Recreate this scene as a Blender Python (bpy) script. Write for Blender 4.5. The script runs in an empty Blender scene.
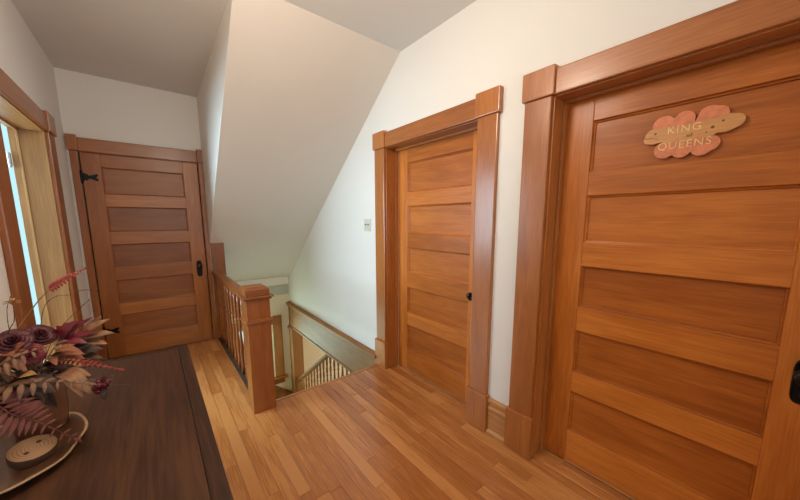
import bpy, bmesh, math, random
from mathutils import Vector, Matrix, Quaternion
random.seed(7)
PI = math.pi
scene = bpy.context.scene
col = scene.collection

# ------------------------------------------------------------------ materials
def new_mat(name):
    m = bpy.data.materials.new(name); m.use_nodes = True
    nt = m.node_tree; b = nt.nodes['Principled BSDF']
    return m, nt, b

def plain(name, rgb, rough=.5, metal=0, spec=.5, bump=0, bscale=200, var=0, vscale=6):
    m, nt, b = new_mat(name)
    b.inputs['Base Color'].default_value = (*rgb, 1)
    b.inputs['Roughness'].default_value = rough
    b.inputs['Metallic'].default_value = metal
    b.inputs['Specular IOR Level'].default_value = spec
    tc = nt.nodes.new('ShaderNodeTexCoord')
    if var:
        n = nt.nodes.new('ShaderNodeTexNoise'); n.inputs['Scale'].default_value = vscale; n.inputs['Detail'].default_value = 5
        r = nt.nodes.new('ShaderNodeValToRGB')
        r.color_ramp.elements[0].position = .3; r.color_ramp.elements[1].position = .7
        r.color_ramp.elements[0].color = (*[c*(1-var) for c in rgb], 1)
        r.color_ramp.elements[1].color = (*[min(1, c*(1+var)) for c in rgb], 1)
        nt.links.new(tc.outputs['Object'], n.inputs['Vector']); nt.links.new(n.outputs['Fac'], r.inputs['Fac'])
        nt.links.new(r.outputs['Color'], b.inputs['Base Color'])
    if bump:
        n2 = nt.nodes.new('ShaderNodeTexNoise'); n2.inputs['Scale'].default_value = bscale; n2.inputs['Detail'].default_value = 3
        bp = nt.nodes.new('ShaderNodeBump'); bp.inputs['Strength'].default_value = bump; bp.inputs['Distance'].default_value = .003
        nt.links.new(tc.outputs['Object'], n2.inputs['Vector']); nt.links.new(n2.outputs['Fac'], bp.inputs['Height'])
        nt.links.new(bp.outputs['Normal'], b.inputs['Normal'])
    return m

def wood(name, dark, mid, light, axis, rough=.38, coat=.12, scale=1.0, attr=None, spread=.25, fleck=.5):
    """varnished wood with the grain running along an axis (0 x, 1 y, 2 z) of the object"""
    m, nt, b = new_mat(name); L = nt.links
    tc = nt.nodes.new('ShaderNodeTexCoord')
    oi = nt.nodes.new('ShaderNodeObjectInfo')
    mul = nt.nodes.new('ShaderNodeVectorMath'); mul.operation = 'SCALE'; mul.inputs[0].default_value = (31.7, 17.3, 23.9)
    L.new(oi.outputs['Random'], mul.inputs['Scale'])
    add = nt.nodes.new('ShaderNodeVectorMath'); add.operation = 'ADD'
    L.new(tc.outputs['Object'], add.inputs[0]); L.new(mul.outputs['Vector'], add.inputs[1])
    vec = add.outputs['Vector']; tone = oi.outputs['Random']
    if attr:
        at = nt.nodes.new('ShaderNodeAttribute'); at.attribute_name = attr
        m2 = nt.nodes.new('ShaderNodeVectorMath'); m2.operation = 'SCALE'; m2.inputs[0].default_value = (41.3, 57.1, 13.7)
        L.new(at.outputs['Fac'], m2.inputs['Scale'])
        a2 = nt.nodes.new('ShaderNodeVectorMath'); a2.operation = 'ADD'
        L.new(vec, a2.inputs[0]); L.new(m2.outputs['Vector'], a2.inputs[1]); vec = a2.outputs['Vector']; tone = at.outputs['Fac']
    def stretched(s, k):
        mp = nt.nodes.new('ShaderNodeMapping')
        sc = [s, s, s]; sc[axis] = s/k
        mp.inputs['Scale'].default_value = sc
        L.new(vec, mp.inputs['Vector']); return mp.outputs['Vector']
    n1 = nt.nodes.new('ShaderNodeTexNoise'); n1.inputs['Scale'].default_value = 1; n1.inputs['Detail'].default_value = 4; n1.inputs['Distortion'].default_value = .8
    L.new(stretched(14*scale, 9), n1.inputs['Vector'])
    n2 = nt.nodes.new('ShaderNodeTexNoise'); n2.inputs['Scale'].default_value = 1; n2.inputs['Detail'].default_value = 6
    L.new(stretched(150*scale, 22), n2.inputs['Vector'])
    n3 = nt.nodes.new('ShaderNodeTexNoise'); n3.inputs['Scale'].default_value = 1; n3.inputs['Detail'].default_value = 2
    L.new(stretched(2.2*scale, 2), n3.inputs['Vector'])
    mx = nt.nodes.new('ShaderNodeMath'); mx.operation = 'MULTIPLY_ADD'; mx.inputs[1].default_value = fleck
    L.new(n2.outputs['Fac'], mx.inputs[0]); 
    m3 = nt.nodes.new('ShaderNodeMath'); m3.operation = 'MULTIPLY'; m3.inputs[1].default_value = .55
    L.new(n1.outputs['Fac'], m3.inputs[0]); L.new(m3.outputs[0], mx.inputs[2])
    m4 = nt.nodes.new('ShaderNodeMath'); m4.operation = 'MULTIPLY_ADD'; m4.inputs[1].default_value = .3
    L.new(n3.outputs['Fac'], m4.inputs[0]); L.new(mx.outputs[0], m4.inputs[2])
    m5 = nt.nodes.new('ShaderNodeMath'); m5.operation = 'MULTIPLY_ADD'; m5.inputs[1].default_value = spread
    L.new(tone, m5.inputs[0]); L.new(m4.outputs[0], m5.inputs[2])
    r = nt.nodes.new('ShaderNodeValToRGB'); e = r.color_ramp.elements
    c0 = (.55+.3+fleck)/2 + spread/2
    e[0].position = max(0, c0-.21); e[1].position = min(1, c0+.21)
    e[0].color = (*dark, 1); e[1].color = (*light, 1)
    k = e.new(c0); k.color = (*mid, 1)
    L.new(m5.outputs[0], r.inputs['Fac']); L.new(r.outputs['Color'], b.inputs['Base Color'])
    b.inputs['Roughness'].default_value = rough
    b.inputs['Coat Weight'].default_value = coat; b.inputs['Coat Roughness'].default_value = .22
    bp = nt.nodes.new('ShaderNodeBump'); bp.inputs['Strength'].default_value = .12; bp.inputs['Distance'].default_value = .002
    L.new(n2.outputs['Fac'], bp.inputs['Height']); L.new(bp.outputs['Normal'], b.inputs['Normal'])
    return m

OAK = ((.27, .080, .014), (.38, .123, .024), (.48, .17, .038))
DOOR = ((.34, .093, .011), (.48, .142, .019), (.60, .20, .033))
PANEL = ((.30, .078, .009), (.42, .120, .016), (.54, .173, .028))
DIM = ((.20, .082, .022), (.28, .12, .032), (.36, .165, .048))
oak = [wood('oak grain %s' % a, *OAK, i, rough=.34, coat=.5) for i, a in enumerate('xyz')]
door_oak = [wood('door oak grain %s' % a, *DOOR, i, rough=.4, coat=.15) for i, a in enumerate('xyz')]
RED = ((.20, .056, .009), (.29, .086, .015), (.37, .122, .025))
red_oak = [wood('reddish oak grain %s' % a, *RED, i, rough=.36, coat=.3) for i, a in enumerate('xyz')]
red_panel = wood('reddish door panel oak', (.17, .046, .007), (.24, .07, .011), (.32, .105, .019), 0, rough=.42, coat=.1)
panel_oak = wood('door panel oak', *PANEL, 0, rough=.42, coat=.1)
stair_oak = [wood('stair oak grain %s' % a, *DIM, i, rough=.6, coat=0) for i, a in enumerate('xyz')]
jamb_oak = [wood('pale jamb oak %s' % a, (.30, .15, .05), (.40, .215, .075), (.48, .28, .11), i) for i, a in enumerate('xyz')]
plank_mat = wood('plank floor', (.36, .118, .026), (.48, .18, .045), (.60, .26, .078), 1, rough=.3, coat=.25, attr='tone', spread=.32, fleck=.62)
table_mat = wood('dark stained table wood', (.022, .008, .003), (.046, .017, .007), (.085, .033, .013), 1, rough=.55, coat=.0, scale=.8)
table_x = wood('dark stained table edge wood', (.022, .008, .003), (.046, .017, .007), (.085, .033, .013), 0, rough=.42, coat=.1)
table_z = wood('dark stained table leg wood', (.022, .008, .003), (.046, .017, .007), (.085, .033, .013), 2, rough=.42, coat=.1)
for k in door_oak + [panel_oak]: k.node_tree.nodes['Principled BSDF'].inputs['Specular IOR Level'].default_value = .3
for k in (table_mat, table_x, table_z): k.node_tree.nodes['Principled BSDF'].inputs['Specular IOR Level'].default_value = .22
wall_mat = plain('wall paint', (.78, .755, .715), .75, spec=.25, bump=.06, bscale=90)
ceil_mat = plain('ceiling paint', (.69, .67, .645), .85, spec=.2, bump=.06, bscale=60)
slope_mat = plain('sloped ceiling paint', (.71, .655, .595), .8, spec=.2, bump=.05, bscale=60)
cream_mat = plain('cream stairwell paint', (.76, .69, .53), .75, spec=.2, bump=.05)
shaded_strip_mat = plain('shade-tinted stairwell paint', (.50, .52, .43), .75, spec=.2)  # green-grey colour paints in the shade on the upper strip of far wall
white_mat = plain('white trim paint', (.82, .80, .74), .5, spec=.4)
shoe_mat = plain('dark floor edge strip', (.06, .035, .02), .6)
iron = plain('black iron', (.012, .010, .009), .38, .75, bump=.25, bscale=160)
knob_mat = plain('black knob', (.014, .011, .010), .22, .4)
steel = plain('worn steel', (.42, .41, .38), .35, .9)
plate_mat = plain('cream switch plastic', (.62, .59, .51), .35)
dark_mat = plain('dark gap', (.02, .012, .008), .8)
glass, gn, gb = new_mat('window glass')
gb.inputs['Transmission Weight'].default_value = 1; gb.inputs['Roughness'].default_value = .02; gb.inputs['IOR'].default_value = 1.05

# ------------------------------------------------------------------ mesh helpers
def link(name, bm, mat, parent=None, smooth=False, recalc=True):
    if recalc: bmesh.ops.recalc_face_normals(bm, faces=bm.faces)
    me = bpy.data.meshes.new(name); bm.to_mesh(me); bm.free()
    for p in me.polygons: p.use_smooth = smooth
    if isinstance(mat, (list, tuple)):
        for k in mat: me.materials.append(k)
    else: me.materials.append(mat)
    o = bpy.data.objects.new(name, me); col.objects.link(o)
    if parent: o.parent = parent
    return o

def bx(bm, x0, x1, y0, y1, z0, z1, bev=0):
    b2 = bmesh.new(); bmesh.ops.create_cube(b2, size=1)
    for v in b2.verts:
        v.co = Vector(((x0+x1)/2+v.co.x*(x1-x0), (y0+y1)/2+v.co.y*(y1-y0), (z0+z1)/2+v.co.z*(z1-z0)))
    if bev: bmesh.ops.bevel(b2, geom=b2.edges[:], offset=bev, segments=2, affect='EDGES', profile=.6)
    me = bpy.data.meshes.new('t'); b2.to_mesh(me); b2.free(); bm.from_mesh(me); bpy.data.meshes.remove(me)
    return bm

def box(name, mat, parent, x0, x1, y0, y1, z0, z1, bev=.003):
    return link(name, bx(bmesh.new(), x0, x1, y0, y1, z0, z1, bev), mat, parent)

def extrude_profile(bm, prof, a, b, frame):
    """prof: list of (p,q); swept from a to b; frame maps (p,q,t)->xyz"""
    n = len(prof)
    A = [bm.verts.new(frame(p, q, a)) for p, q in prof]; B = [bm.verts.new(frame(p, q, b)) for p, q in prof]
    for i in range(n): bm.faces.new((A[i], A[(i+1) % n], B[(i+1) % n], B[i]))
    bm.faces.new(A); bm.faces.new(B[::-1]); return bm

def lathe(bm, prof, cx=0, cy=0, seg=16, z0=0):
    rings = []
    for r, z in prof:
        rings.append([bm.verts.new((cx+r*math.cos(2*PI*i/seg), cy+r*math.sin(2*PI*i/seg), z0+z)) for i in range(seg)])
    for a, b in zip(rings, rings[1:]):
        for i in range(seg): bm.faces.new((a[i], a[(i+1) % seg], b[(i+1) % seg], b[i]))
    bm.faces.new(rings[0][::-1]); bm.faces.new(rings[-1]); return bm

def tube(bm, pts, radii, seg=8):
    pts = [Vector(p) for p in pts]; rings = []
    for i, p in enumerate(pts):
        t = (pts[min(i+1, len(pts)-1)]-pts[max(i-1, 0)]).normalized()
        up = Vector((0, 0, 1)) if abs(t.z) < .9 else Vector((1, 0, 0))
        u = t.cross(up).normalized(); w = t.cross(u)
        r = radii[i] if isinstance(radii, (list, tuple)) else radii
        rings.append([bm.verts.new(p+u*r*math.cos(2*PI*k/seg)+w*r*math.sin(2*PI*k/seg)) for k in range(seg)])
    for a, b in zip(rings, rings[1:]):
        for i in range(seg): bm.faces.new((a[i], a[(i+1) % seg], b[(i+1) % seg], b[i]))
    bm.faces.new(rings[0][::-1]); bm.faces.new(rings[-1]); return bm

def curve_pts(ctrl, n=10):
    c = [Vector(p) for p in ctrl]
    if len(c) == 2: return [c[0].lerp(c[1], i/n) for i in range(n+1)]
    out = []
    for i in range(len(c)-1):
        p0 = c[max(i-1, 0)]; p1 = c[i]; p2 = c[i+1]; p3 = c[min(i+2, len(c)-1)]
        for k in range(n):
            t = k/n
            out.append(.5*((2*p1)+(p2-p0)*t+(2*p0-5*p1+4*p2-p3)*t*t+(3*p1-p0-3*p2+p3)*t**3))
    out.append(c[-1]); return out

def empty(name, loc=(0, 0, 0), rz=0):
    o = bpy.data.objects.new(name, None); col.objects.link(o); o.location = loc; o.rotation_euler = (0, 0, rz)
    o.empty_display_size = .05; return o

def tag(o, label, cat=None, group=None, kind=None):
    if label: o['label'] = label
    if cat: o['category'] = cat
    if group: o['group'] = group
    if kind: o['kind'] = kind
    return o

def struct(o, label, cat): return tag(o, label, cat, None, 'structure')

# ------------------------------------------------------------------ dimensions (metres)
H = 2.736          # flat ceiling
XL = -2.18         # left wall face
XS = -1.135        # stairwell side / dormer cheek face
YB = 4.225         # wall at the end of the landing
YF = 5.06          # far wall of the stairwell
YE = 2.41          # top step nosing
YR = -2.3          # rear wall
YS, ZS = 2.09, .512   # start of the slope, its foot height at YF
OP = 2.04          # door opening height
LOW = -3.0

# ------------------------------------------------------------------ room shell
bm = bmesh.new()
T = .14
for y0, y1, z0, z1 in ((YR, -.201, -.25, H), (-.201, .834, OP+.017, H), (.834, 1.271, -.25, H), (1.271, 2.305, OP+.017, H), (2.305, 2.46, -.25, H),
                       (-.201, .834, -.25, -.02), (1.271, 2.305, -.25, -.02)):
    bx(bm, 0, T, y0, y1, z0, z1)
for y0, y1 in ((-.25, .88), (1.22, 2.36)): bx(bm, T+.04, T+.08, y0, y1, -.02, OP+.06)  # unseen backing behind the two doors, added to stop light leaking through
bx(bm, 0, T, 2.46, YF, -.3, H)
struct(link('wall_right', bm, wall_mat), 'long cream painted wall holding the two panelled doors', 'wall')

bm = bmesh.new()
for y0, y1, z0, z1 in ((YR, 2.414, 0, H), (2.414, 3.461, OP+.017, H), (3.461, YB, 0, H)): bx(bm, XL-.16, XL, y0, y1, z0, z1)
struct(link('wall_left', bm, wall_mat), 'pale wall with the open doorway behind the table', 'wall')

bm = bmesh.new()
for x0, x1, z0, z1 in ((XL-.16, -2.129, -.25, H), (-1.165, XS+.10, -.25, H), (-2.129, -1.165, OP+.017, H)): bx(bm, x0, x1, YB, YB+.12, z0, z1)
bx(bm, -2.2, -1.1, YB+.12, YB+.14, -.1, OP+.1)  # unseen sheet added behind the far door against light leaks
struct(link('wall_back', bm, wall_mat), 'cream wall around the far panelled door', 'wall')

bm = bmesh.new()
for x0, x1, z0, z1 in ((XL-.16, -1.7, 0, H), (-.5, T, 0, H), (-1.7, -.5, 0, .85), (-1.7, -.5, 2.15, H)): bx(bm, x0, x1, YR-.14, YR, z0, z1)
struct(link('wall_rear', bm, wall_mat), 'cream wall behind the viewpoint', 'wall')

bm = bmesh.new()
bx(bm, XL-.16, T, YR-.14, YS, H, H+.1); bx(bm, XL-.16, XS+.02, YS, YB+.12, H, H+.1)
struct(link('ceiling', bm, ceil_mat), 'flat grey-beige ceiling over the landing', 'ceiling')

# sloping ceiling over the stairs: a slab, its foot coved into the far wall; plus the triangular cheek beside the alcove
def ck(y): return -1.168+(y-2.09)*.0135
pts = [(YS, H), (3.0, 2.056), (4.0, 1.304), (4.45, .95), (4.65, .79), (4.82, .655), (4.95, .565), (YF, .512)]
bm = bmesh.new()
R0 = []; R1 = []
for y, z in pts+[(YF, H+.1), (YS, H+.1)]:
    R0.append(bm.verts.new((ck(y)+.002, y, z))); R1.append(bm.verts.new((0, y, z)))
for i in range(len(R0)):
    k = (i+1) % len(R0); bm.faces.new((R0[i], R0[k], R1[k], R1[i]))
bm.faces.new(R0); bm.faces.new(R1[::-1])
struct(link('ceiling_sloped', bm, slope_mat), 'steep sloping ceiling coming down over the stairwell', 'ceiling')
bm = bmesh.new()
zb = 1.304-.787*(YB-4.0)
cheek = [(YS, H+.02), (YS, H+.003), (3.0, 2.058), (4.0, 1.306), (YB, zb), (YB, H+.02)]
R0 = [bm.verts.new((ck(y), y, z)) for y, z in cheek]; R1 = [bm.verts.new((ck(y)+.03, y, z)) for y, z in cheek]
for i in range(len(R0)):
    k = (i+1) % len(R0); bm.faces.new((R0[i], R0[k], R1[k], R1[i]))
bm.faces.new(R0); bm.faces.new(R1[::-1])
struct(link('wall_cheek', bm, wall_mat), 'narrow triangular white wall between the far door alcove and the slope', 'wall')

# stairwell walls and lower storey
bm = bmesh.new()
bx(bm, XS+.02, XS+.10, 2.44, YF, LOW, -.02); bx(bm, XS+.02, XS+.10, YB, YF, -.02, 1.3)
struct(link('wall_stairwell_left', bm, cream_mat), 'cream stairwell wall under the railing', 'wall')
bm = bmesh.new()
WX0, WX1, WZ0, WZ1 = -.98, -.282, -1.14, -.24
bx(bm, XS, WX0, YF, YF+.15, LOW, .28); bx(bm, WX1, 2.6, YF, YF+.15, LOW, .0)
bx(bm, WX0, WX1, YF, YF+.15, LOW, WZ0); bx(bm, WX0, WX1, YF, YF+.15, WZ1, .0)
bx(bm, WX0, 0.02, YF, YF+.15, 0, .225)
struct(link('wall_stairwell_far', bm, cream_mat), 'cream wall at the far end of the stairwell', 'wall')
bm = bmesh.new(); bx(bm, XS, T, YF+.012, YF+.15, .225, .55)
struct(link('wall_stairwell_recess', bm, shaded_strip_mat), 'strip of wall under the foot of the slope with its shade painted in', 'wall')
bm = bmesh.new(); bx(bm, XS+.1, 0, YF-.02, YF+.02, .39, .52, .006)
struct(link('trim_6', bm, white_mat), 'white painted band along the foot of the sloping ceiling', 'trim')
bm = bmesh.new()
bx(bm, 2.5, 2.6, .5, YF, LOW, -.3); bx(bm, XS, 2.6, .5, .6, LOW, -.3)
struct(link('wall_lower_hall', bm, cream_mat), 'cream walls of the lower hall seen past the stair balusters', 'wall')
bm = bmesh.new(); bx(bm, T, 2.6, .5, YF+.15, -.3, -.2)
struct(link('ceiling_lower_hall', bm, ceil_mat), 'ceiling of the hall below', 'ceiling')
bm = bmesh.new(); bx(bm, XS, 2.6, .5, YF+.15, LOW-.1, LOW)
struct(link('floor_lower_hall', bm, plain('lower floor', (.38, .17, .06), .4)), 'wooden floor of the hall below', 'floor')

# room beyond the left doorway
bm = bmesh.new()
RX = XL-.16
for x0, x1, y0, y1, z0, z1 in ((-4.6, -4.5, .8, 5.3, 0, H), (-4.5, -2.98, 5.2, 5.3, 0, H), (-2.44, RX, 5.2, 5.3, 0, H), (-2.98, -2.44, 5.2, 5.3, 2.5, H),
                               (-2.98, -2.44, 5.2, 5.3, 0, .12), (-4.5, RX, .8, .9, 0, H), (RX-.1, RX, 4.33, 5.2, 0, H)): bx(bm, x0, x1, y0, y1, z0, z1)
struct(link('wall_next_room', bm, wall_mat), 'white walls of the bright room beyond the left doorway', 'wall')
bm = bmesh.new(); bx(bm, -4.6, RX, .8, 5.3, -.1, -.002)
struct(link('floor_next_room', bm, plain('next room floor', (.42, .2, .08), .4)), 'wooden floor of the room beyond the left doorway', 'floor')
bm = bmesh.new(); bx(bm, -4.6, RX, .8, 5.3, H, H+.1)
struct(link('ceiling_next_room', bm, ceil_mat), 'ceiling of the room beyond the left doorway', 'ceiling')

# ------------------------------------------------------------------ plank floor
bm = bmesh.new(); tone = bm.faces.layers.float.new('tone')
def plank(x0, x1, y0, y1, t):
    g = .0009; b = .0016
    v = [bm.verts.new(c) for c in ((x0+g, y0+g, -b), (x1-g, y0+g, -b), (x1-g, y1-g, -b), (x0+g, y1-g, -b),
         (x0+g+b, y0+g+b, 0), (x1-g-b, y0+g+b, 0), (x1-g-b, y1-g-b, 0), (x0+g+b, y1-g-b, 0))]
    fs = [bm.faces.new((v[4], v[5], v[6], v[7]))]
    for i in range(4): fs.append(bm.faces.new((v[i], v[(i+1) % 4], v[4+(i+1) % 4], v[4+i])))
    for f in fs: f[tone] = t
W = .0665
x = XL
while x < T-.001:
    x1 = min(x+W, T)
    xc = (x+x1)/2
    yend = YE-.02 if xc > -1.12 else YB+.06
    if xc > 0: yend = 2.284
    y = YR-random.random()*1.2
    while y < yend:
        ln = random.uniform(.55, 1.7); y1 = min(y+ln, yend)
        if yend-y1 < .18: y1 = yend
        if xc <= 0 or (-.18 < (y+y1)/2 and True):
            plank(x, x1, max(y, YR), y1, random.random()) if y1 > YR+.02 else None
        y = y1
    x = x1
bx(bm, XL-.16, -1.07, YR, YB+.1, -.06, -.003); bx(bm, -1.07, T, YR, YE-.02, -.06, -.003)
struct(link('floor', bm, plank_mat, recalc=False), 'honey coloured narrow plank floor of the landing', 'floor')
bm = bmesh.new()
bx(bm, XS-.04, -.004, YE-.018, YE+.012, -.035, .003, .008)
struct(link('trim_7', bm, wood('nosing oak', (.38, .14, .04), (.5, .2, .06), (.6, .27, .09), 0)), 'rounded wooden nosing at the top of the stairs', 'trim')
NXR = -1.107
bm = bmesh.new(); bx(bm, NXR-.036, NXR+.045, 2.48, YB-.03, -.03, .009, .004)
struct(link('trim_8', bm, shoe_mat), 'dark wooden edge strip under the railing balusters', 'trim')

# ------------------------------------------------------------------ door and casing builders (local: viewer looks along +y, x to the right)
RAILS = [(.012, .207), (.452, .571), (.812, .948), (1.174, 1.30), (1.543, 1.662), (1.913, 2.033)]
def make_door(name, loc, rz, w, label, st=.132, knob_x=None, knob_z=.845, plate_h=.155, hinges=None, ks=1.0, woods=None):
    d = empty(name, loc, rz); struct(d, label, 'door')
    th = .045; V, X, PN = woods or (door_oak[2], door_oak[0], panel_oak)
    for x0, x1 in ((0, st), (w-st, w)): box('stile', V, d, x0, x1, 0, th, .012, 2.033, .0025)
    for z0, z1 in RAILS: box('rail', X, d, st, w-st, .0008, th, z0, z1, .0025)
    for (a0, a1), (b0, b1) in zip(RAILS, RAILS[1:]):
        z0, z1 = a1, b0; bm = bmesh.new(); x0, x1 = st, w-st
        rings = []
        for ins, dep in ((-.004, .002), (.0, .004), (.003, .012), (.009, .014), (.011, .022), (.02, .022)):
            rings.append([bm.verts.new(c) for c in ((x0+ins, dep, z0+ins), (x1-ins, dep, z0+ins), (x1-ins, dep, z1-ins), (x0+ins, dep, z1-ins))])
        for p, q in zip(rings, rings[1:]):
            for i in range(4): bm.faces.new((p[i], p[(i+1) % 4], q[(i+1) % 4], q[i]))
        bm.faces.new(rings[-1])
        back = [bm.verts.new((v.co.x, .035, v.co.z)) for v in rings[0]]
        for i in range(4): bm.faces.new((back[i], back[(i+1) % 4], rings[0][(i+1) % 4], rings[0][i]))
        bm.faces.new(back[::-1])
        link('panel', bm, PN, d)
    if knob_x is not None:
        # escutcheon with rounded ends, knob and keyhole
        bm = bmesh.new(); pw = .027; ph = plate_h/2; out = []
        for i in range(24):
            a = 2*PI*i/24; cx, cz = math.cos(a), math.sin(a)
            px = pw*(abs(cx)**.7)*(1 if cx >= 0 else -1); pz = ph*(abs(cz)**.45)*(1 if cz >= 0 else -1)
            out.append((px, pz))
        r0 = [bm.verts.new((knob_x+p, 0.002, knob_z+q)) for p, q in out]
        r1 = [bm.verts.new((knob_x+p, -.005, knob_z+q)) for p, q in out]
        r2 = [bm.verts.new((knob_x+p*.86, -.008, knob_z+q*.95)) for p, q in out]
        r3 = [bm.verts.new((knob_x+p*.70, -.006, knob_z+q*.88)) for p, q in out]
        for p, q in ((r0, r1), (r1, r2), (r2, r3)):
            for i in range(24): bm.faces.new((p[i], p[(i+1) % 24], q[(i+1) % 24], q[i]))
        bm.faces.new(r3); bm.faces.new(r0[::-1])
        pl = link('knob_plate', bm, iron, d); tag(pl, 'black iron knob plate')
        bm = bmesh.new(); lathe(bm, [(.012, .003), (.011, .022), (.013, .026), (.024, .032), (.029, .043), (.027, .054), (.018, .061), (.004, .063)], seg=24)
        bmesh.ops.scale(bm, verts=bm.verts, vec=(ks, ks, ks)); bmesh.ops.rotate(bm, verts=bm.verts, cent=(0, 0, 0), matrix=Matrix.Rotation(PI/2, 3, 'X'))
        bmesh.ops.translate(bm, verts=bm.verts, vec=(knob_x, -.002, knob_z+plate_h*.17))
        k = link('knob', bm, knob_mat, pl, smooth=True); tag(k, 'round black door knob')
        bm = bmesh.new(); bx(bm, knob_x-.003, knob_x+.003, -.0075, -.0045, knob_z-plate_h*.33, knob_z-plate_h*.2, .001)
        link('keyhole', bm, dark_mat, pl)
    for hz in hinges or ():
        bm = bmesh.new()
        lathe(bm, [(.004, -.062), (.011, -.054), (.005, -.048), (.011, -.044), (.011, .044), (.005, .048), (.011, .054), (.004, .062)], cx=-.006, cy=-.010, seg=12, z0=hz)
        # butterfly leaf on the door face
        prof = [(0, -.036), (.03, -.030), (.046, -.014), (.07, -.022), (.098, -.034), (.108, -.020), (.09, 0), (.108, .020), (.098, .034), (.07, .022), (.046, .014), (.03, .030), (0, .036)]
        extrude_profile(bm, prof, -.006, .001, lambda p, q, t: (p, t, hz+q))
        prof2 = [(0, -.03), (-.03, -.026), (-.042, -.008), (-.042, .008), (-.03, .026), (0, .03)]
        extrude_profile(bm, prof2, -.034, -.028, lambda p, q, t: (p*.8-.006, t, hz+q)) if False else None
        hg = link('hinge', bm, iron, d); tag(hg, 'black iron butterfly hinge')
    return d

def make_casing(name, loc, rz, w, label, cw=.163, jd=.125, left=True, right=True, right_cut=None, stop=None, mats=None, jm=None):
    """casing around an opening w wide: local x 0..w, wall face y = 0"""
    V, X = (mats or (oak[2], oak[0])); JV, JX = (jm or (V, X))
    t = empty(name, loc, rz); struct(t, label, 'trim')
    f, fb = -.026, -.041
    sides = []
    if left: sides.append((-cw, 0))
    if right: sides.append((w, w+(right_cut or cw)))
    for x0, x1 in sides:
        box('casing', V, t, x0+min(.007, (x1-x0)*.06), x1-min(.009, (x1-x0)*.07), f, 0, .262, 2.042, .006)
        box('plinth_block', V, t, x0-.005, x1+.005, fb, 0, 0.001, .264, .006)
        box('corner_block', V, t, x0-.006, x1+.006, fb+.003, 0, 2.042, 2.183, .006)
    box('head_casing', X, t, .005 if left else -.0, w-.005, f, 0, 2.042, 2.164, .006)
    box('jamb', JV, t, -.02, 0, -.004, jd, 0.001, OP+.01, .002); box('jamb', JV, t, w, w+.02, -.004, jd, 0.001, OP+.01, .002)
    box('head_jamb', JX, t, 0, w, -.004, jd, OP-.004, OP+.016, .002)
    if stop is not None:
        s0, s1 = stop
        box('door_stop', JV, t, 0, .012, s0, s1, .001, OP-.004, .002); box('door_stop', JV, t, w-.012, w, s0, s1, .001, OP-.004, .002)
        box('door_stop', JX, t, .012, w-.012, s0, s1, OP-.018, OP-.004, .002)
    return t

R90 = -PI/2
# middle door (right wall)
make_casing('trim_2', (0, 2.284, 0), R90, .992, 'oak casing with corner blocks around the middle door', stop=(.085, .118))
make_door('door_2', (.121, 2.276, 0), R90, .976, 'closed five panel oak door in the middle, beside the stairs', knob_x=.868, knob_z=.862, plate_h=.06, ks=.62)
# near right door
make_casing('trim_3', (0, .813, 0), R90, .993, 'oak casing with corner blocks around the large door at right', stop=(.085, .118))
make_door('door_3', (.121, .805, 0), R90, .977, 'large five panel oak door at right carrying the painted plaque', knob_x=.912, knob_z=.838, plate_h=.17)
# far door
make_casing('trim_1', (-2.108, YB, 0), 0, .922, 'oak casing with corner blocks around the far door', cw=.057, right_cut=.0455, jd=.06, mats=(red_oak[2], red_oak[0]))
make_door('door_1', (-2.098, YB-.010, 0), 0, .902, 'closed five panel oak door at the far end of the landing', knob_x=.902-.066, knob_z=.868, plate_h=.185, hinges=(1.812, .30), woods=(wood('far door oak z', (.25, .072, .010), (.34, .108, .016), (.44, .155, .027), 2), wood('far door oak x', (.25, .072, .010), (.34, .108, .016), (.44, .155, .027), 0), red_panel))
# left doorway
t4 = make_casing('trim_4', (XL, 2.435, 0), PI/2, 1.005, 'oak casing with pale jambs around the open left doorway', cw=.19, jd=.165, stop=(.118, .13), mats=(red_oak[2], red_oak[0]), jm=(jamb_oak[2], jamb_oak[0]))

bm = bmesh.new(); bx(bm, .972, 1.004, .166, .171, 1.775, 1.865, .001); lathe(bm, [(.007, -.05), (.007, .05)], cx=.994, cy=.176, seg=12, z0=1.82)
tag(link('hinge', bm, steel, t4), 'worn steel hinge')

# band between door casings: baseboard
def baseboard(name, loc, rz, ln, label, h=.245):
    prof = [(0, 0), (-.034, 0), (-.034, .018), (-.024, .024), (-.02, .03), (-.02, h-.085), (-.026, h-.075), (-.026, h-.06), (-.018, h-.052), (-.018, h-.03), (-.03, h-.02), (-.03, h-.004), (-.012, h), (0, h)]
    bm = bmesh.new(); extrude_profile(bm, prof, 0, ln, lambda p, q, t: (t, p, q))
    o = link(name, bm, wood(name+' oak', (.27, .095, .025), (.40, .17, .05), (.52, .25, .085), 0)); o.location = loc; o.rotation_euler = (0, 0, rz)
    struct(o, label, 'baseboard'); return o
baseboard('baseboard_right', (0, 1.122, .001), R90, .144, 'short moulded oak baseboard between the two doors')
baseboard('baseboard_rear_right', (0, -.35, .001), R90, 1.9, 'oak baseboard past the near right door')
baseboard('baseboard_left', (XL, YR+.02, .001), PI/2, 2.235-YR-.03, 'oak baseboard along the left wall behind the table')
baseboard('baseboard_left_far', (XL, 3.634, .001), PI/2, YB-3.634-.035, 'oak baseboard between the left doorway and the far door')

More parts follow.
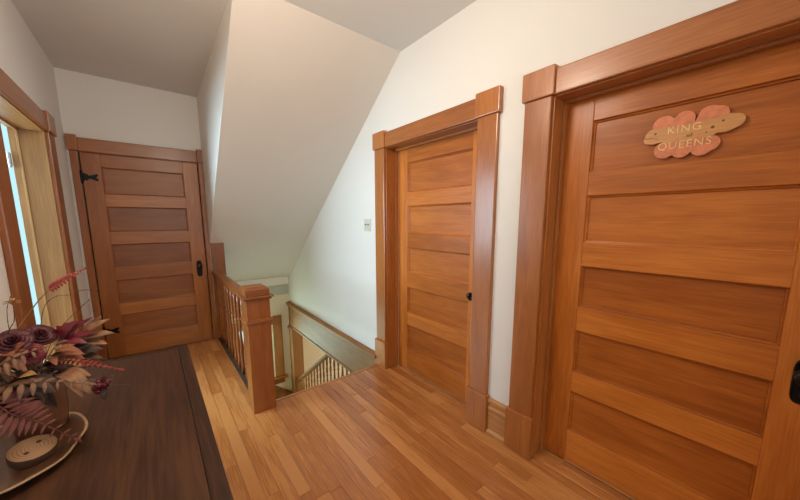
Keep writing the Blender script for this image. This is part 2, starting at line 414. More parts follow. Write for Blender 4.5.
# apron with a moulded cap along the stair side of the right wall
ap = empty('trim_5'); struct(ap, 'oak apron board with moulded cap along the stairwell wall', 'trim')
box('apron_board', stair_oak[1], ap, -.024, .145, 2.43, YF-.01, -.30, .022, .003)
bm = bmesh.new()
prof = [(0, .02), (-.03, .02), (-.036, .03), (-.036, .05), (-.05, .058), (-.058, .066), (-.058, .082), (-.05, .09), (-.03, .093), (-.016, .10), (0, .10)]
extrude_profile(bm, prof, 2.432, YF-.005, lambda p, q, t: (p, t, q))
link('cap_moulding', bm, stair_oak[1], ap)
box('lower_bead', stair_oak[1], ap, -.036, .15, 2.43, YF-.01, -.312, -.288, .006)

# ------------------------------------------------------------------ stairs
bm = bmesh.new()
NS, TR, RI = 10, .25, .185
for i in range(1, NS+1):
    z = -RI*i; y0 = YE-.01+TR*(i-1)
    bx(bm, XS+.1, .12, y0-.0, y0+TR+.02 if i < NS else YF, z-.03, z, .006)
    bx(bm, XS+.1, .12, y0-.005, y0+.015, z, z+RI-.03)
    bx(bm, XS+.1, .12, y0, y0+TR if i < NS else YF, max(LOW, z-.35), z-.03)
bx(bm, XS+.1, T, YE-.03, YE-.012, -.25, -.035)
struct(link('stairs', bm, stair_oak[0]), 'wooden flight of stairs going down behind the landing edge', 'stairs')

bm = bmesh.new()
extrude_profile(bm, [(-.5, -1.14), (.3, -1.73), (.3, -1.98), (-.5, -1.98)], YF-.022, YF-.001, lambda p, q, t: (p, t, q))
for k in (0, 1):
    dz = .0 if k else -.05
    extrude_profile(bm, [(-.5, -1.13+dz), (.3, -1.72+dz), (.3, -1.75+dz), (-.5, -1.16+dz)], YF-.034, YF-.02, lambda p, q, t: (p, t, q))
struct(link('baseboard_stairwell_far', bm, stair_oak[0]), 'oak skirting following the stairs down along the far stairwell wall', 'baseboard')

# stair window on the far wall
w1 = empty('window_1', (0, YF, 0)); struct(w1, 'oak framed stairwell window half hidden behind the newel post', 'window')
for x0, x1 in ((WX0-.139, WX0), (WX1, WX1+.139)): box('casing', stair_oak[2], w1, x0 if x0 > XS+.11 else XS+.105, x1, -.026, 0, WZ0, WZ1+.139, .005)
box('head_casing', stair_oak[0], w1, WX0, WX1, -.022, 0, WZ1, WZ1+.13, .004)
box('window_stool', oak[0], w1, XS+.105, WX1+.18, -.075, .0, WZ0-.03, WZ0, .008)
box('apron', stair_oak[0], w1, XS+.105, WX1+.139, -.022, 0, WZ0-.125, WZ0-.03, .004)
for x0, x1 in ((WX0, WX0+.05), (WX1-.05, WX1)): box('sash_stile', white_mat, w1, x0, x1, .05, .09, WZ0, WZ1, .003)
for z0, z1 in ((WZ0, WZ0+.06), ((WZ0+WZ1)/2-.02, (WZ0+WZ1)/2+.02), (WZ1-.05, WZ1)): box('sash_rail', white_mat, w1, WX0+.05, WX1-.05, .05, .09, z0, z1, .003)
box('pane', glass, w1, WX0+.05, WX1-.05, .066, .072, WZ0+.05, WZ1-.04, 0)

# window of the room beyond; the rear one is unseen, added for fill light
def plain_window(name, loc, rz, w, z0, z1, label, mid=True):
    wd = empty(name, loc, rz); struct(wd, label, 'window')
    for a, b in ((0, .06), (w-.06, w)): box('frame_stile', white_mat, wd, a, b, .02, .07, z0, z1, .003)
    for a, b in ((z0, z0+.06), (z1-.06, z1)) + ((((z0+z1)/2-.02, (z0+z1)/2+.02),) if mid else ()): box('frame_rail', white_mat, wd, .06, w-.06, .02, .07, a, b, .003)
    box('pane', glass, wd, .05, w-.05, .042, .048, z0+.05, z1-.05, 0)
    return wd
plain_window('window_2', (-2.98, 5.2, 0), 0, .54, .12, 2.5, 'tall bright window in the room beyond the left doorway', False)
plain_window('window_fill', (-.5, YR, 0), PI, 1.2, .85, 2.15, 'unseen window added behind the viewpoint to let fill light in')

# ------------------------------------------------------------------ landing railing
BAL = [(.0155, 0), (.0155, .10), (.011, .108), (.0155, .118), (.0155, .126), (.010, .134), (.013, .15), (.0185, .20), (.0175, .25), (.013, .33), (.010, .40), (.009, .455),
       (.015, .463), (.015, .472), (.009, .482), (.011, .50), (.0155, .55), (.014, .59), (.010, .63), (.0145, .64), (.0145, .65), (.0155, .655), (.0155, .765)]
def baluster_bm(x, y, z0, h, k=1.0, seg=10):
    bm = bmesh.new(); s = h/.765
    lathe(bm, [(r*k, z*s) for r, z in BAL], cx=x, cy=y, seg=seg, z0=z0)
    return bm
NX, NY = -1.107, 2.40
rl = empty('stair_railing', (NX, NY, 0))
tag(rl, 'varnished oak railing with square newel and turned balusters along the stairwell edge', 'railing')
nh = .078
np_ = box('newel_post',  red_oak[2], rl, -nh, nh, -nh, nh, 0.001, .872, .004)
bm = bmesh.new(); bx(bm, -nh-.016, nh+.016, -nh-.016, nh+.016, .688, .700, .003); bx(bm, -nh-.007, nh+.007, -nh-.007, nh+.007, .700, .712, .003); bx(bm, -nh-.008, nh+.008, -nh-.008, nh+.008, .676, .688, .003)
link('collar_moulding', bm,  red_oak[0], np_)
bm = bmesh.new(); bx(bm, -nh-.026, nh+.026, -nh-.026, nh+.026, .868, .880, .004); bx(bm, -nh-.012, nh+.012, -nh-.012, nh+.012, .852, .868, .004)
bx(bm, -nh-.002, nh+.002, -nh-.002, nh+.002, .880, .928, .004)
a = nh+.002; b = nh-.02
vs0 = [bm.verts.new((sx*a, sy*a, .926)) for sx, sy in ((-1, -1), (1, -1), (1, 1), (-1, 1))]; vs1 = [bm.verts.new((sx*b, sy*b, .945)) for sx, sy in ((-1, -1), (1, -1), (1, 1), (-1, 1))]
for i in range(4): bm.faces.new((vs0[i], vs0[(i+1) % 4], vs1[(i+1) % 4], vs1[i]))
bm.faces.new(vs1)
link('newel_cap', bm,  red_oak[0], np_)
yr0, yr1 = nh, YB-.03-NY
prof = [(-.022, .765), (.022, .765), (.024, .785), (.036, .795), (.042, .81), (.040, .825), (.028, .836), (0, .84), (-.028, .836), (-.040, .825), (-.042, .81), (-.036, .795), (-.024, .785)]
bm = bmesh.new(); extrude_profile(bm, prof, yr0, yr1, lambda p, q, t: (p, t, q)); link('handrail', bm,  red_oak[1], rl)
NB = 11
for i in range(NB):
    y = yr0+(yr1-yr0)*(i+.5)/NB
    link('baluster', baluster_bm(0, y, .008, .765),  red_oak[2], rl, smooth=True)
hb = bmesh.new(); bx(hb, -.028, .105, YB-.032-NY, YB-.002-NY, -.02, 1.258, .004)
tag(link('wall_post', hb,  red_oak[2], rl), 'flat oak wall post at the far end of the railing')

# ------------------------------------------------------------------ lower stair balustrade
lb = empty('stair_balustrade', (.05, 4.97, -1.85))
tag(lb, 'lower oak stair balustrade with slim balusters under the apron board', 'railing')
NP = box('newel_post', stair_oak[2], lb, -.085, .085, -.075, .075, 0, 1.538, .004)
bm = bmesh.new(); bx(bm, -.105, .105, -.09, .09, 1.50, 1.535, .008)
link('newel_cap', bm, stair_oak[0], NP)
def rz_(y): return -1.30+(5.03-y)*.738+1.85      # rail height above the foot, by world y
y_a, y_b = 4.90, 2.6
bm = bmesh.new()
prof = [(-.022, -.07), (.022, -.07), (.034, -.04), (.036, -.018), (.02, 0), (-.02, 0), (-.036, -.018), (-.034, -.04)]
A = [bm.verts.new((p, y_a-4.97, rz_(y_a)+q)) for p, q in prof]; B = [bm.verts.new((p, y_b-4.97, rz_(y_b)+q)) for p, q in prof]
for i in range(8): bm.faces.new((A[i], A[(i+1) % 8], B[(i+1) % 8], B[i]))
bm.faces.new(A); bm.faces.new(B[::-1]); link('handrail', bm, stair_oak[1], lb)
n = 0; y = 4.83
while y > 2.7:
    step = max(1, min(NS, int((y-(YE-.01))/TR)+1)); zb = -RI*step+1.85
    link('baluster', baluster_bm(0, y-4.97, zb-.01, rz_(y)-.05-zb, 1.05), stair_oak[2], lb, smooth=True)
    y -= .115

# ------------------------------------------------------------------ light switch
ls = empty('light_switch', (0, 2.611, 1.37), R90)
tag(ls, 'cream two gang light switch on the wall left of the middle door', 'light switch')
box('plate', plate_mat, ls, -.058, .058, -.006, 0, -.058, .058, .003)
for sx in (-.023, .023):
    bm = bmesh.new(); bx(bm, sx-.005, sx+.005, -.018, -.005, -.003, .013, .002); tag(link('toggle', bm, plain('worn toggle', (.3, .27, .21), .5), ls), 'darker worn toggle')

# ------------------------------------------------------------------ painted plaque on the right door
pl = empty('door_sign', (.1365, .30, 1.775), R90)
tag(pl, 'cut-out wooden plaque with pink lobes reading KING QUEENS on the right door', 'sign')
def lobes(bm, circles, y0, y1, n=140):
    """outline of a union of circles, as one extruded plate"""
    cx = sum(c[0] for c in circles)/len(circles); cz = sum(c[1] for c in circles)/len(circles); out = []
    for i in range(n):
        a = 2*PI*i/n; d = (math.cos(a), math.sin(a)); r = 0
        for (x, z, rr) in circles:
            ex, ez = x-cx, z-cz; p = ex*d[0]+ez*d[1]; q = ex*ex+ez*ez-rr*rr; disc = p*p-q
            if disc >= 0: r = max(r, p+math.sqrt(disc))
        out.append((cx+d[0]*r, cz+d[1]*r))
    extrude_profile(bm, out, y0, y1, lambda p, q, t: (p, t, q)); return bm
pink = plain('pink stained wood', (.64, .20, .085), .5, var=.2, vscale=30)
tan = wood('plaque pale wood', (.46, .20, .06), (.60, .28, .085), (.70, .36, .13), 0, scale=1.6)
bm = lobes(bmesh.new(), [(-.085, .052, .04), (-.018, .062, .034), (.058, .062, .036), (.085, .06, .03), (-.075, -.052, .036), (-.018, -.058, .034), (.045, -.058, .035), (.07, -.048, .03), (0, 0, .05)], -.010, 0)
tag(link('pink_lobes', bm, pink, pl), 'pink scalloped lobes')
bm = lobes(bmesh.new(), [(-.115, .012, .034), (-.135, .0, .018), (-.06, .008, .036), (0, .004, .036), (.06, .012, .036), (.11, .02, .034), (.135, .023, .026)], -.0115, -.009)
body = link('fish_body', bm, tan, pl); tag(body, 'pale wood band with dark knots')
kn = plain('dark knot', (.24, .07, .025), .6)
for x, z, r in ((-.112, .022, .005), (.072, .012, .006), (.10, .03, .004), (.055, -.004, .003)):
    bm = bmesh.new(); lathe(bm, [(r, 0), (r*.6, .0008)], seg=12); bmesh.ops.rotate(bm, verts=bm.verts, cent=(0, 0, 0), matrix=Matrix.Rotation(PI/2, 3, 'X')); bmesh.ops.translate(bm, verts=bm.verts, vec=(x, -.0115, z))
    link('knot', bm, kn, body)
link('mouth_line', tube(bmesh.new(), curve_pts([(-.148, -.0115, .006), (-.125, -.0118, .004), (-.10, -.0115, -.002)]), .0012, 6), kn, body)
def lettering(txt, size, x, z, parent, mat, shear=0):
    c = bpy.data.curves.new('t', 'FONT'); c.body = txt; c.size = size; c.extrude = .001; c.align_x = 'CENTER'; c.space_character = 1.15; c.offset = -.0002; c.shear = shear
    o = bpy.data.objects.new('t', c); col.objects.link(o); bpy.context.view_layer.update()
    me = bpy.data.meshes.new_from_object(o.evaluated_get(bpy.context.evaluated_depsgraph_get())); bpy.data.objects.remove(o); bpy.data.curves.remove(c)
    me.transform(Matrix.Translation((x, -.0122, z)) @ Matrix.Rotation(PI/2, 4, 'X'))
    me.materials.clear(); me.materials.append(mat)
    L = bpy.data.objects.new('lettering', me); col.objects.link(L); L.parent = parent; return L
gold = plain('pale gold paint', (.80, .56, .25), .4)
lettering('KING', .042, -.016, .012, pl, gold)
lettering('QUEENS', .042, -.012, -.052, pl, gold)
lettering('of', .022, .004, -.012, pl, plain('brown paint', (.16, .06, .02), .5))

# ------------------------------------------------------------------ console table
TZ = .75
tb = empty('console_table', (-1.85, 1.2, 0), math.radians(-1.1)*-1*-1)
tag(tb, 'long dark brown wooden table along the left wall under the dried flowers', 'table')
tb.rotation_euler = (0, 0, 0)
ty0, ty1 = -.95, .785
bm = bmesh.new()
def tt(x0, x1, y0, y1): bx(bm, x0, x1, y0, y1, TZ-.032, TZ, .003)
tt(-.27, .255, ty0+.04, ty1-.04)
link('tabletop', bm, table_mat, tb)
box('side_edge_board', table_mat, tb, .255, .297, ty0, ty1, TZ-.036, TZ+.0005, .007); box('side_edge_board', table_mat, tb, -.31, -.27, ty0, ty1, TZ-.036, TZ+.0005, .006)
for a, b in ((ty1-.04, ty1), (ty0, ty0+.04)): box('end_board', table_x, tb, -.27, .255, a, b, TZ-.036, TZ+.0005, .006)
for x0, x1 in ((.19, .215), (-.28, -.255)): box('apron', table_mat, tb, x0, x1, ty0+.1, ty1-.1, TZ-.13, TZ-.033, .002)
for x in (-.265, .18):
    for y in (ty0+.06, ty1-.11): 
        bm = bmesh.new(); bx(bm, x-.02, x+.035, y, y+.055, 0.001, TZ-.033, .003); link('leg', bm, table_z, tb)

# ------------------------------------------------------------------ tray, vase, wood slice
bm = bmesh.new(); cx, cy, seg = -2.0, 1.30, 48
rings = []
for rx, z in ((.62, .0), (.80, .002), (.96, .017), (1.0, .022), (.985, .025), (.95, .023), (.80, .011), (.5, .008), (.02, .007)):
    ring = []
    for i in range(seg):
        a = 2*PI*i/seg; wob = 1+.02*math.sin(5*a)+.015*math.sin(9*a+1)
        ring.append(bm.verts.new((cx+.142*rx*wob*math.cos(a), cy+.205*rx*wob*math.sin(a), TZ+.0008+z+(.003*math.sin(4*a) if z > .01 else 0))))
    rings.append(ring)
for a_, b_ in zip(rings, rings[1:]):
    for i in range(seg): bm.faces.new((a_[i], a_[(i+1) % seg], b_[(i+1) % seg], b_[i]))
bm.faces.new(rings[0][::-1]); bm.faces.new(rings[-1])
for f in bm.faces:
    f.material_index = 1 if min((v.co.z-TZ) for v in f.verts) > .0165 else 0
tag(link('tray', bm, [wood('tray wood', (.06, .024, .010), (.095, .040, .017), (.14, .062, .027), 1), plain('pale tray rim', (.42, .25, .13), .6, var=.2, vscale=40)], smooth=True),
    'oval wooden tray with a pale rim under the vase', 'tray')
bm = bmesh.new()
lathe(bm, [(.050, 0), (.056, .006), (.060, .05), (.061, .12), (.057, .17), (.055, .185), (.050, .185), (.052, .165), (.054, .12), (.05, .03), (.005, .012)], cx=-1.967, cy=1.415, seg=40, z0=TZ+.010)
tag(link('vase', bm, plain('brown glazed vase', (.17, .07, .03), .35, var=.3, vscale=12), smooth=True), 'brown cylindrical vase holding the dried flowers', 'vase')
ws = empty('wood_slice', (-1.955, 1.248, TZ+.016)); ws.rotation_euler = (math.radians(15), math.radians(3), .25)
tag(ws, 'cut round of wood with two dark knots lying in the tray', 'wood slice')
bm = bmesh.new(); lathe(bm, [(.041, 0), (.0445, .006), (.046, .022), (.0445, .03), (.002, .0302)], seg=40)
sl, sn, sb = new_mat('slice face'); tcn = sn.nodes.new('ShaderNodeTexCoord'); wv = sn.nodes.new('ShaderNodeTexWave'); wv.wave_type = 'RINGS'; wv.rings_direction = 'Z'
wv.inputs['Scale'].default_value = 45; wv.inputs['Distortion'].default_value = 3; wv.inputs['Detail'].default_value = 2
rp = sn.nodes.new('ShaderNodeValToRGB'); rp.color_ramp.elements[0].color = (.30, .15, .065, 1); rp.color_ramp.elements[1].color = (.44, .25, .12, 1)
sn.links.new(tcn.outputs['Object'], wv.inputs['Vector']); sn.links.new(wv.outputs['Fac'], rp.inputs['Fac']); sn.links.new(rp.outputs['Color'], sb.inputs['Base Color']); sb.inputs['Roughness'].default_value = .6
for f in bm.faces: f.material_index = 1 if f.calc_center_median().z > .028 else 0
link('disc', bm, [plain('bark', (.075, .03, .015), .8, bump=.6, bscale=120), sl], ws)
bm = bmesh.new()
bm.free(); kd = plain('knot dark', (.06, .022, .01), .7)
for x, y in ((.012, .016), (-.012, -.014)):
    link('knot', lathe(bmesh.new(), [(.0055, .0295), (.005, .0308), (.001, .031)], cx=x, cy=y, seg=10), kd, ws)

# ------------------------------------------------------------------ dried and silk stems in the vase
VM = Vector((-1.962, 1.415, .90))
def pmat(name, rgb, rough=.6, var=.35): return plain(name, rgb, rough, var=var, vscale=35)
M_stem = pmat('dry stem', (.16, .08, .035)); M_dark = pmat('dark stem', (.05, .022, .015)); M_tan = pmat('tan dry leaf', (.26, .115, .05)); M_pinktan = pmat('pink tan frond', (.19, .085, .04))
M_mauve = pmat('mauve frond', (.17, .038, .027)); M_red = pmat('red plume', (.34, .02, .025)); M_wine = pmat('wine petals', (.075, .006, .010), .5); M_crim = pmat('crimson leaf', (.16, .008, .016), .5)
M_brown = pmat('brown dark leaf', (.05, .02, .011)); M_berry = plain('dark berry', (.10, .006, .012), .18); M_gold = pmat('seed head', (.42, .20, .07)); M_rust = pmat('rust leaf', (.24, .075, .03))

def leaf_into(bm, base, tip, width, normal=None, bend=.15, teeth=0, n=9, curl=.25):
    base, tip = Vector(base), Vector(tip); d = tip-base; L = d.length; t = d.normalized()
    nrm = Vector(normal or (.25, -.6, .75)); side = t.cross(nrm).normalized(); up = side.cross(t).normalized()
    rows = []
    for i in range(n+1):
        s = i/n; w = width*.5*math.sin(PI*min(1, s*.98+.02))**.75*(1.15-.45*s)
        if teeth: w *= 1+.28*(1 if i % 2 else -1)*math.sin(PI*s)
        c = base+d*s+up*(math.sin(s*PI)*bend*L)
        rows.append((bm.verts.new(c-side*w+up*w*curl), bm.verts.new(c-up*.0006), bm.verts.new(c+side*w+up*w*curl)))
    for a, b in zip(rows, rows[1:]):
        bm.faces.new((a[0], a[1], b[1], b[0])); bm.faces.new((a[1], a[2], b[2], b[1]))

def solid(o, t=.0008):
    md = o.modifiers.new('thickness', 'SOLIDIFY'); md.thickness = t; md.offset = 0; return o

def stem_part(root, ctrl, r, mat, n=8):
    p = curve_pts(ctrl, n); bm = bmesh.new(); tube(bm, p, [r*(1-.55*i/len(p)) for i in range(len(p))], 7)
    link('stem', bm, mat, root, smooth=True); return p

STEMGRP = None
def frond(name, ctrl, start, w, npair, mat, label, cat, group=None, smat=None, lw=.4, normal=(.25, -.6, .75), droop=0, fwd=.45):
    """feathered frond: the stem runs vase -> ctrl, leaflets from fraction start to the tip"""
    root = empty(name, VM); tag(root, label, cat, group)
    c = [Vector(p)-VM for p in ctrl]
    p = stem_part(root, [Vector((random.uniform(-.02, .02), random.uniform(-.02, .02), -.10)), Vector((random.uniform(-.02, .02), -.01, .03))]+c, .0022, smat or M_stem)
    bm = bmesh.new(); n = len(p); i0 = int(n*start); nr = Vector(normal)
    for k in range(npair):
        s = k/(npair-1); f = i0+(n-1-i0)*s; i = min(int(f), n-2); q = p[i].lerp(p[i+1], f-i); t = (p[i+1]-p[i]).normalized(); sd = t.cross(nr).normalized()
        ww = w*(.55+.45*math.sin(PI*min(1, s+.25)))*(1-.62*s**2)
        for sg in (-1, 1):
            d = (sd*sg+t*fwd).normalized(); e = q+d*ww+Vector((0, 0, -droop*ww))
            leaf_into(bm, q, e, ww*lw, normal, bend=.08, n=6)
    leaf_into(bm, p[-2], p[-1]+(p[-1]-p[-2]).normalized()*w*.35, w*lw*.6, normal, n=5)
    solid(link('foliage', bm, mat, root, smooth=True)); return root

def leaf_spray(name, ctrl, leaves, mat, label, cat='leaf spray', group=None, smat=None, width=.03, teeth=0):
    root = empty(name, VM); tag(root, label, cat, group)
    stem_part(root, [Vector((random.uniform(-.02, .02), random.uniform(-.02, .02), -.10)), Vector((0, -.005, .02))]+[Vector(c)-VM for c in ctrl], .0018, smat or M_dark)
    for a, b in leaves:
        bm = bmesh.new(); leaf_into(bm, Vector(a)-VM, Vector(b)-VM, width*random.uniform(.85, 1.2), (random.uniform(-.2, .5), -.6, .7), random.uniform(.05, .25), teeth, n=12 if teeth else 9)
        solid(link('leaf', bm, mat, root, smooth=True))
    return root

def rose(loc, r, tilt, mat, label, group=None):
    root = empty('silk_rose', VM); tag(root, label, 'flower', group)
    c = Vector(loc)-VM; ax = Vector(tilt).normalized()
    stem_part(root, [Vector((random.uniform(-.02, .02), 0, -.10)), c*.45+Vector((0, 0, .0)), c-ax*.01], .0025, M_dark)
    bm = bmesh.new(); q = Vector((0, 0, 1)).rotation_difference(ax)
    for ring in range(5):
        k = 3+ring; R = r*(.18+.2*ring); hh = r*(.95-.13*ring)
        for j in range(k):
            a0 = 2*PI*j/k+ring*.7; grid = []
            for u in range(5):
                row = []
                for v in range(5):
                    s = u/4; a = a0+(v/4-.5)*2*PI/k*1.35
                    rr = R*(.35+.75*s+(.22*s**3*(ring/3))); z = hh*(s**.8)-ring*.05*r*s*s-(.12*r*(abs(v/4-.5)*2)**2*s)
                    row.append(bm.verts.new(q@Vector((rr*math.cos(a), rr*math.sin(a), z-.2*r))+c))
                grid.append(row)
            for u in range(4):
                for v in range(4): bm.faces.new((grid[u][v], grid[u][v+1], grid[u+1][v+1], grid[u+1][v]))
    solid(link('petals', bm, mat, root, smooth=True), .0007)
    bm = bmesh.new()
    for j in range(5):
        a = 2*PI*j/5; d = q@Vector((math.cos(a), math.sin(a), -.25)); leaf_into(bm, c-ax*.2*r, c-ax*.2*r+d*r*1.1, r*.3, ax)
    solid(link('sepals', bm, M_brown, root, smooth=True)); return root

# red feather reaching up to the right
frond('red_fern_sprig', [(-1.983, 1.36, 1.059), (-1.935, 1.34, 1.152), (-1.887, 1.32, 1.214), (-1.802, 1.28, 1.274)], .79, .021, 13, M_red, 'bright red toothed sprig arching highest out of the vase', 'dried stem', smat=pmat('olive stem', (.30, .16, .06)), lw=.42, fwd=.5)
# seed heads
def seedhead(ctrl, r, label):
    root = empty('seed_head', VM); tag(root, label, 'dried flower')
    p = stem_part(root, [Vector((-.02, 0, -.1)), Vector((-.01, -.01, .04))]+[Vector(c)-VM for c in ctrl], .0018, M_stem)
    bm = bmesh.new(); c = p[-1]
    for k in range(26):
        a = random.uniform(0, 2*PI); e = random.uniform(-.1, .9); d = Vector((math.cos(a)*math.cos(e), math.sin(a)*math.cos(e), math.sin(e)))
        leaf_into(bm, c-Vector((0, 0, r*.3)), c+d*r*random.uniform(.8, 1.1), r*.5, (0, 0, 1), .3, n=5)
    solid(link('petals', bm, M_gold, root, smooth=True)); return root
seedhead([(-1.975, 1.32, 1.09), (-1.956, 1.3, 1.143), (-1.953, 1.3, 1.188)], .017, 'small tan dried flower head on a tall thin stem')
# bare twigs
def twig(ctrl, label, r=.0012):
    root = empty('bare_twig', VM); tag(root, label, 'twig')
    p = stem_part(root, [Vector((.01, .01, -.1)), Vector((.01, .01, .03))]+[Vector(c)-VM for c in ctrl], r, M_dark)
    for i in range(len(p)//2, len(p), 5):
        bm = bmesh.new(); lathe(bm, [(.0004, -.002), (.0016, 0), (.0004, .002)], cx=p[i].x, cy=p[i].y, seg=6, z0=p[i].z)
        link('bud', bm, M_dark, root, smooth=True)
    return root
twig([(-1.951, 1.45, 1.022), (-1.925, 1.42, 1.14), (-1.895, 1.41, 1.177), (-1.862, 1.40, 1.180), (-1.828, 1.38, 1.194), (-1.784, 1.36, 1.185)], 'thin brown twig wandering right in front of the pale door jamb')
twig([(-1.916, 1.45, 1.046), (-1.845, 1.4, 1.134), (-1.82, 1.39, 1.16)], 'short straight brown twig slanting up to the right')
twig([(-2.0, 1.45, 1.05), (-2.0, 1.44, 1.14), (-1.985, 1.43, 1.19)], 'bare brown twig standing at the left edge of the bouquet')
# roses
rose((-1.965, 1.30, 1.085), .028, (.1, -.6, .6), M_wine, 'dark red silk rose at the left side of the bouquet')
rose((-1.925, 1.345, 1.08), .027, (.45, -.5, .6), M_wine, 'dark red silk rose beside the pale door jamb')
rose((-1.935, 1.285, 1.045), .022, (.3, -.8, .35), M_crim, 'small crimson silk rose low in the bouquet')
# crimson serrated leaves
leaf_spray('crimson_leaf_spray', [(-1.925, 1.41, 1.0), (-1.90, 1.39, 1.035)], [((-1.905, 1.39, 1.03), (-1.812, 1.34, 1.112)), ((-1.905, 1.39, 1.03), (-1.806, 1.345, 1.062)), ((-1.90, 1.39, 1.035), (-1.845, 1.36, 1.105)), ((-1.905, 1.39, 1.03), (-1.83, 1.33, 1.035))], M_crim, 'crimson toothed leaves in front of the far door casing', width=.036, teeth=1)
# tan leaves on the right
leaf_spray('tan_leaf_spray', [(-1.91, 1.42, 1.0), (-1.86, 1.41, 1.03)], [((-1.855, 1.41, 1.035), (-1.778, 1.39, 1.088)), ((-1.86, 1.41, 1.03), (-1.772, 1.38, 1.04)), ((-1.855, 1.41, 1.03), (-1.80, 1.40, 1.10)), ((-1.87, 1.41, 1.02), (-1.79, 1.36, 1.012))], M_tan, 'tan papery leaves at the right side of the bouquet', width=.034)
leaf_spray('dark_leaf_spray', [(-1.92, 1.39, .985), (-1.87, 1.36, 1.0)], [((-1.87, 1.36, 1.0), (-1.80, 1.34, 1.006)), ((-1.88, 1.36, 1.0), (-1.82, 1.33, 1.03)), ((-1.875, 1.36, .995), (-1.80, 1.33, .975))], M_brown, 'dark brown leaves just right of the small rose', width=.03)
leaf_spray('pale_leaf_spray', [(-1.92, 1.36, .965), (-1.88, 1.30, .965)], [((-1.89, 1.31, .965), (-1.815, 1.225, .90)), ((-1.89, 1.31, .965), (-1.825, 1.27, .95)), ((-1.89, 1.31, .965), (-1.84, 1.22, .905)), ((-1.90, 1.31, .96), (-1.84, 1.23, .935))], M_tan, 'pale tan pointed leaves hanging under the berries', width=.034)
leaf_spray('yellow_leaf_spray', [(-1.955, 1.33, .985), (-1.95, 1.24, 1.0)], [((-1.95, 1.235, 1.003), (-1.912, 1.195, 1.014))], pmat('yellow leaf', (.42, .22, .055)), 'single yellowish leaf among the dark foliage', width=.024)
# fronds
frond('tan_fern', [(-1.99, 1.27, 1.02), (-1.94, 1.225, 1.063), (-1.863, 1.21, 1.083)], .40, .04, 11, M_pinktan, 'pinkish tan fern arching right above the other ferns', 'fern', lw=.36, droop=.5)
frond('tan_fern', [(-1.975, 1.24, .985), (-1.897, 1.18, .995), (-1.815, 1.165, .965)], .38, .04, 11, M_pinktan, 'tan fern arching below the berries towards the table', 'fern', lw=.38, droop=.5)
frond('mauve_fern', [(-2.0, 1.25, .97), (-1.965, 1.19, .93), (-1.919, 1.175, .892), (-1.862, 1.19, .806)], .42, .058, 15, M_mauve, 'large mauve red fern drooping over the tray', 'fern', lw=.24, smat=M_mauve, normal=(.2, -.8, .5))
frond('red_plume', [(-1.90, 1.36, .985), (-1.83, 1.31, .975), (-1.757, 1.27, .948)], .45, .022, 16, M_red, 'feathery red plume lying out to the right over the table', 'dried stem', lw=.3, smat=M_red)
frond('brown_fern', [(-2.02, 1.33, 1.0), (-1.99, 1.25, .98), (-1.93, 1.22, .93)], .35, .05, 10, M_brown, 'dark brown fern in the shade under the roses', 'fern', lw=.42, smat=M_dark)
frond('brown_fern', [(-1.97, 1.34, 1.0), (-1.93, 1.30, .99), (-1.86, 1.26, .955)], .3, .042, 10, M_brown, 'dark brown fern pointing right behind the berries', 'fern', lw=.42, smat=M_dark)
frond('rust_fern', [(-2.03, 1.38, 1.02), (-2.03, 1.33, 1.08), (-1.995, 1.28, 1.10)], .4, .035, 9, M_rust, 'rust coloured fern at the left edge of the bouquet', 'fern', lw=.4)
for (a, b, m, lab) in (((-1.98, 1.33, .97), (-1.93, 1.23, .965), M_brown, 'dark brown broad leaves low at the front of the vase'), ((-2.0, 1.36, 1.0), (-1.98, 1.25, 1.05), M_rust, 'rust broad leaves under the left rose'), ((-1.95, 1.40, .97), (-1.89, 1.38, .955), M_brown, 'dark broad leaves at the right lip of the vase')):
    a = Vector(a); b = Vector(b)
    lv = [(a.lerp(b, .4), b+Vector((random.uniform(-.05, .05), random.uniform(-.04, .03), random.uniform(-.045, .05)))) for _ in range(7)]
    leaf_spray('broad_leaf_spray', [a, a.lerp(b, .5)], lv, m, lab, width=.036)
for (a, b, m, lab, n) in (((-1.965, 1.36, .95), (-1.945, 1.30, .885), M_brown, 'dark brown leaves drooping over the front of the vase', 8), ((-2.0, 1.35, .95), (-2.0, 1.27, .90), M_dark, 'nearly black leaves at the lower left of the vase', 7), ((-1.93, 1.37, 1.0), (-1.87, 1.31, 1.02), M_rust, 'rust leaves behind the small crimson rose', 6)):
    a = Vector(a); b = Vector(b)
    lv = [(a.lerp(b, .4), b+Vector((random.uniform(-.045, .045), random.uniform(-.035, .02), random.uniform(-.035, .035)))) for _ in range(n)]
    leaf_spray('broad_leaf_spray', [a, a.lerp(b, .5)], lv, m, lab, width=.03)
# berries
root = empty('berry_sprig', VM); tag(root, 'cluster of glossy dark red berries hanging at the right of the bouquet', 'berries')
bc = Vector((-1.802, 1.225, .928))-VM
stem_part(root, [Vector((.01, 0, -.1)), Vector((.02, -.02, .03)), Vector((-1.87, 1.32, .965))-VM, bc, Vector((-1.768, 1.222, .922))-VM, Vector((-1.738, 1.22, .913))-VM], .0018, M_dark)
for k in range(13):
    d = Vector((random.gauss(0, 1), random.gauss(0, 1), random.gauss(0, 1))).normalized()*random.uniform(.008, .021); r = random.uniform(.0085, .0115)
    bm = bmesh.new(); bmesh.ops.create_uvsphere(bm, u_segments=14, v_segments=10, radius=r)
    for v in bm.verts:
        if v.co.z > r*.85: v.co.z -= r*.18
    bmesh.ops.translate(bm, verts=bm.verts, vec=bc+d); link('berry', bm, M_berry, root, smooth=True)
bm = bmesh.new(); leaf_into(bm, bc+Vector((0, 0, .012)), bc+Vector((.03, -.01, .03)), .016); leaf_into(bm, bc+Vector((0, 0, .012)), bc+Vector((-.028, -.01, .032)), .016); leaf_into(bm, bc, bc+Vector((.004, -.02, -.038)), .02)
solid(link('leaves', bm, M_brown, root, smooth=True))

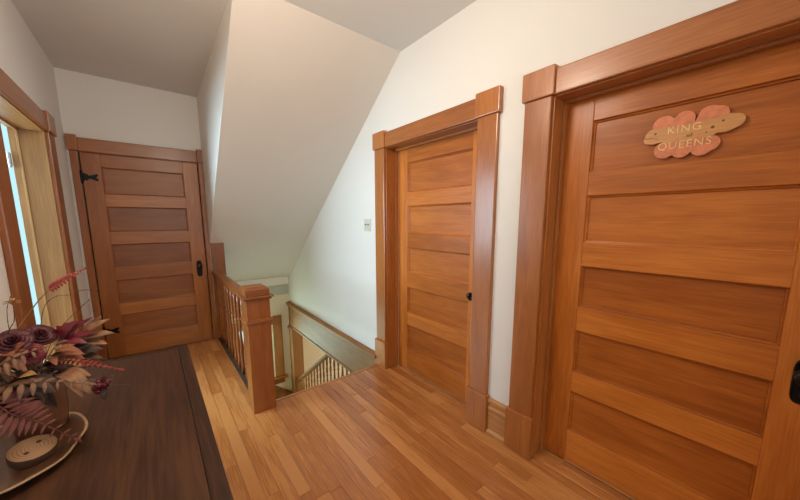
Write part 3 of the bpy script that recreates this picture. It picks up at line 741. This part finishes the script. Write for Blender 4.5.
# ------------------------------------------------------------------ lights
def area(name, loc, rot, sx, sy, power, rgb, spread=PI):
    l = bpy.data.lights.new(name, 'AREA'); l.shape = 'RECTANGLE'; l.size = sx; l.size_y = sy; l.energy = power; l.color = rgb; l.spread = spread
    o = bpy.data.objects.new(name, l); col.objects.link(o); o.location = loc; o.rotation_euler = rot; return o
def point(name, loc, power, rgb, r=.1):
    l = bpy.data.lights.new(name, 'POINT'); l.energy = power; l.color = rgb; l.shadow_soft_size = r
    o = bpy.data.objects.new(name, l); col.objects.link(o); o.location = loc; return o
# lamp under the landing ceiling, above the top of the stairs
point('hall_lamp', (-1.3, 1.2, 2.4), 35, (1, .87, .72), .16)
# fill light added at the unseen rear window
area('rear_fill_light', (-1.1, YR+.06, 1.5), (PI/2, 0, 0), 1.1, 1.2, 21, (.90, .96, 1))
# daylight from the stair window, the next room's windows and a fill light added in the hall below
area('stair_window_daylight', (-.63, YF-.04, -.69), (-PI/2, 0, 0), .62, .85, 18, (.68, 1.0, .86))
area('next_room_daylight', (-4.3, 3.55, 1.6), (0, -PI/2, 0), 1.5, 1.7, 175, (.58, .84, 1.0))
point('lower_hall_fill', (1.5, 3.3, -.75), 45, (1, .88, .66), .12)

w = bpy.data.worlds.new('sky'); scene.world = w; w.use_nodes = True
bg = w.node_tree.nodes['Background']; bg.inputs['Color'].default_value = (.56, .93, 1.0, 1); bg.inputs['Strength'].default_value = 1.25

# ------------------------------------------------------------------ camera
yaw, pitch, roll, fpx, cxw, hcam, ppx, ppy = .68966635, -.14559456, .00239594, 308.242803, -1.6463734, 1.41137309, 407.3332771, 266.18374
cam = bpy.data.cameras.new('camera'); co = bpy.data.objects.new('camera', cam); col.objects.link(co)
cam.sensor_fit = 'HORIZONTAL'; cam.sensor_width = 36; cam.lens = fpx*36/800
cam.shift_x = -(ppx-400)/800; cam.shift_y = (ppy-250)/800; cam.clip_start = .02
fw = Vector((math.sin(yaw)*math.cos(pitch), math.cos(yaw)*math.cos(pitch), math.sin(pitch)))
r0 = Vector((math.cos(yaw), -math.sin(yaw), 0)); u0 = r0.cross(fw)
rr = r0*math.cos(roll)+u0*math.sin(roll); uu = -r0*math.sin(roll)+u0*math.cos(roll)
mm = Matrix((rr, uu, -fw)).transposed().to_4x4(); mm.translation = (cxw, 0, hcam); co.matrix_world = mm
scene.camera = co
vs = scene.view_settings; vs.view_transform = 'Standard'; vs.look = 'None'; vs.gamma = 1; vs.use_curve_mapping = False; vs.exposure = 0.0
scene.cycles.use_denoising = True
scene.cycles.max_bounces = 10; scene.cycles.diffuse_bounces = 6
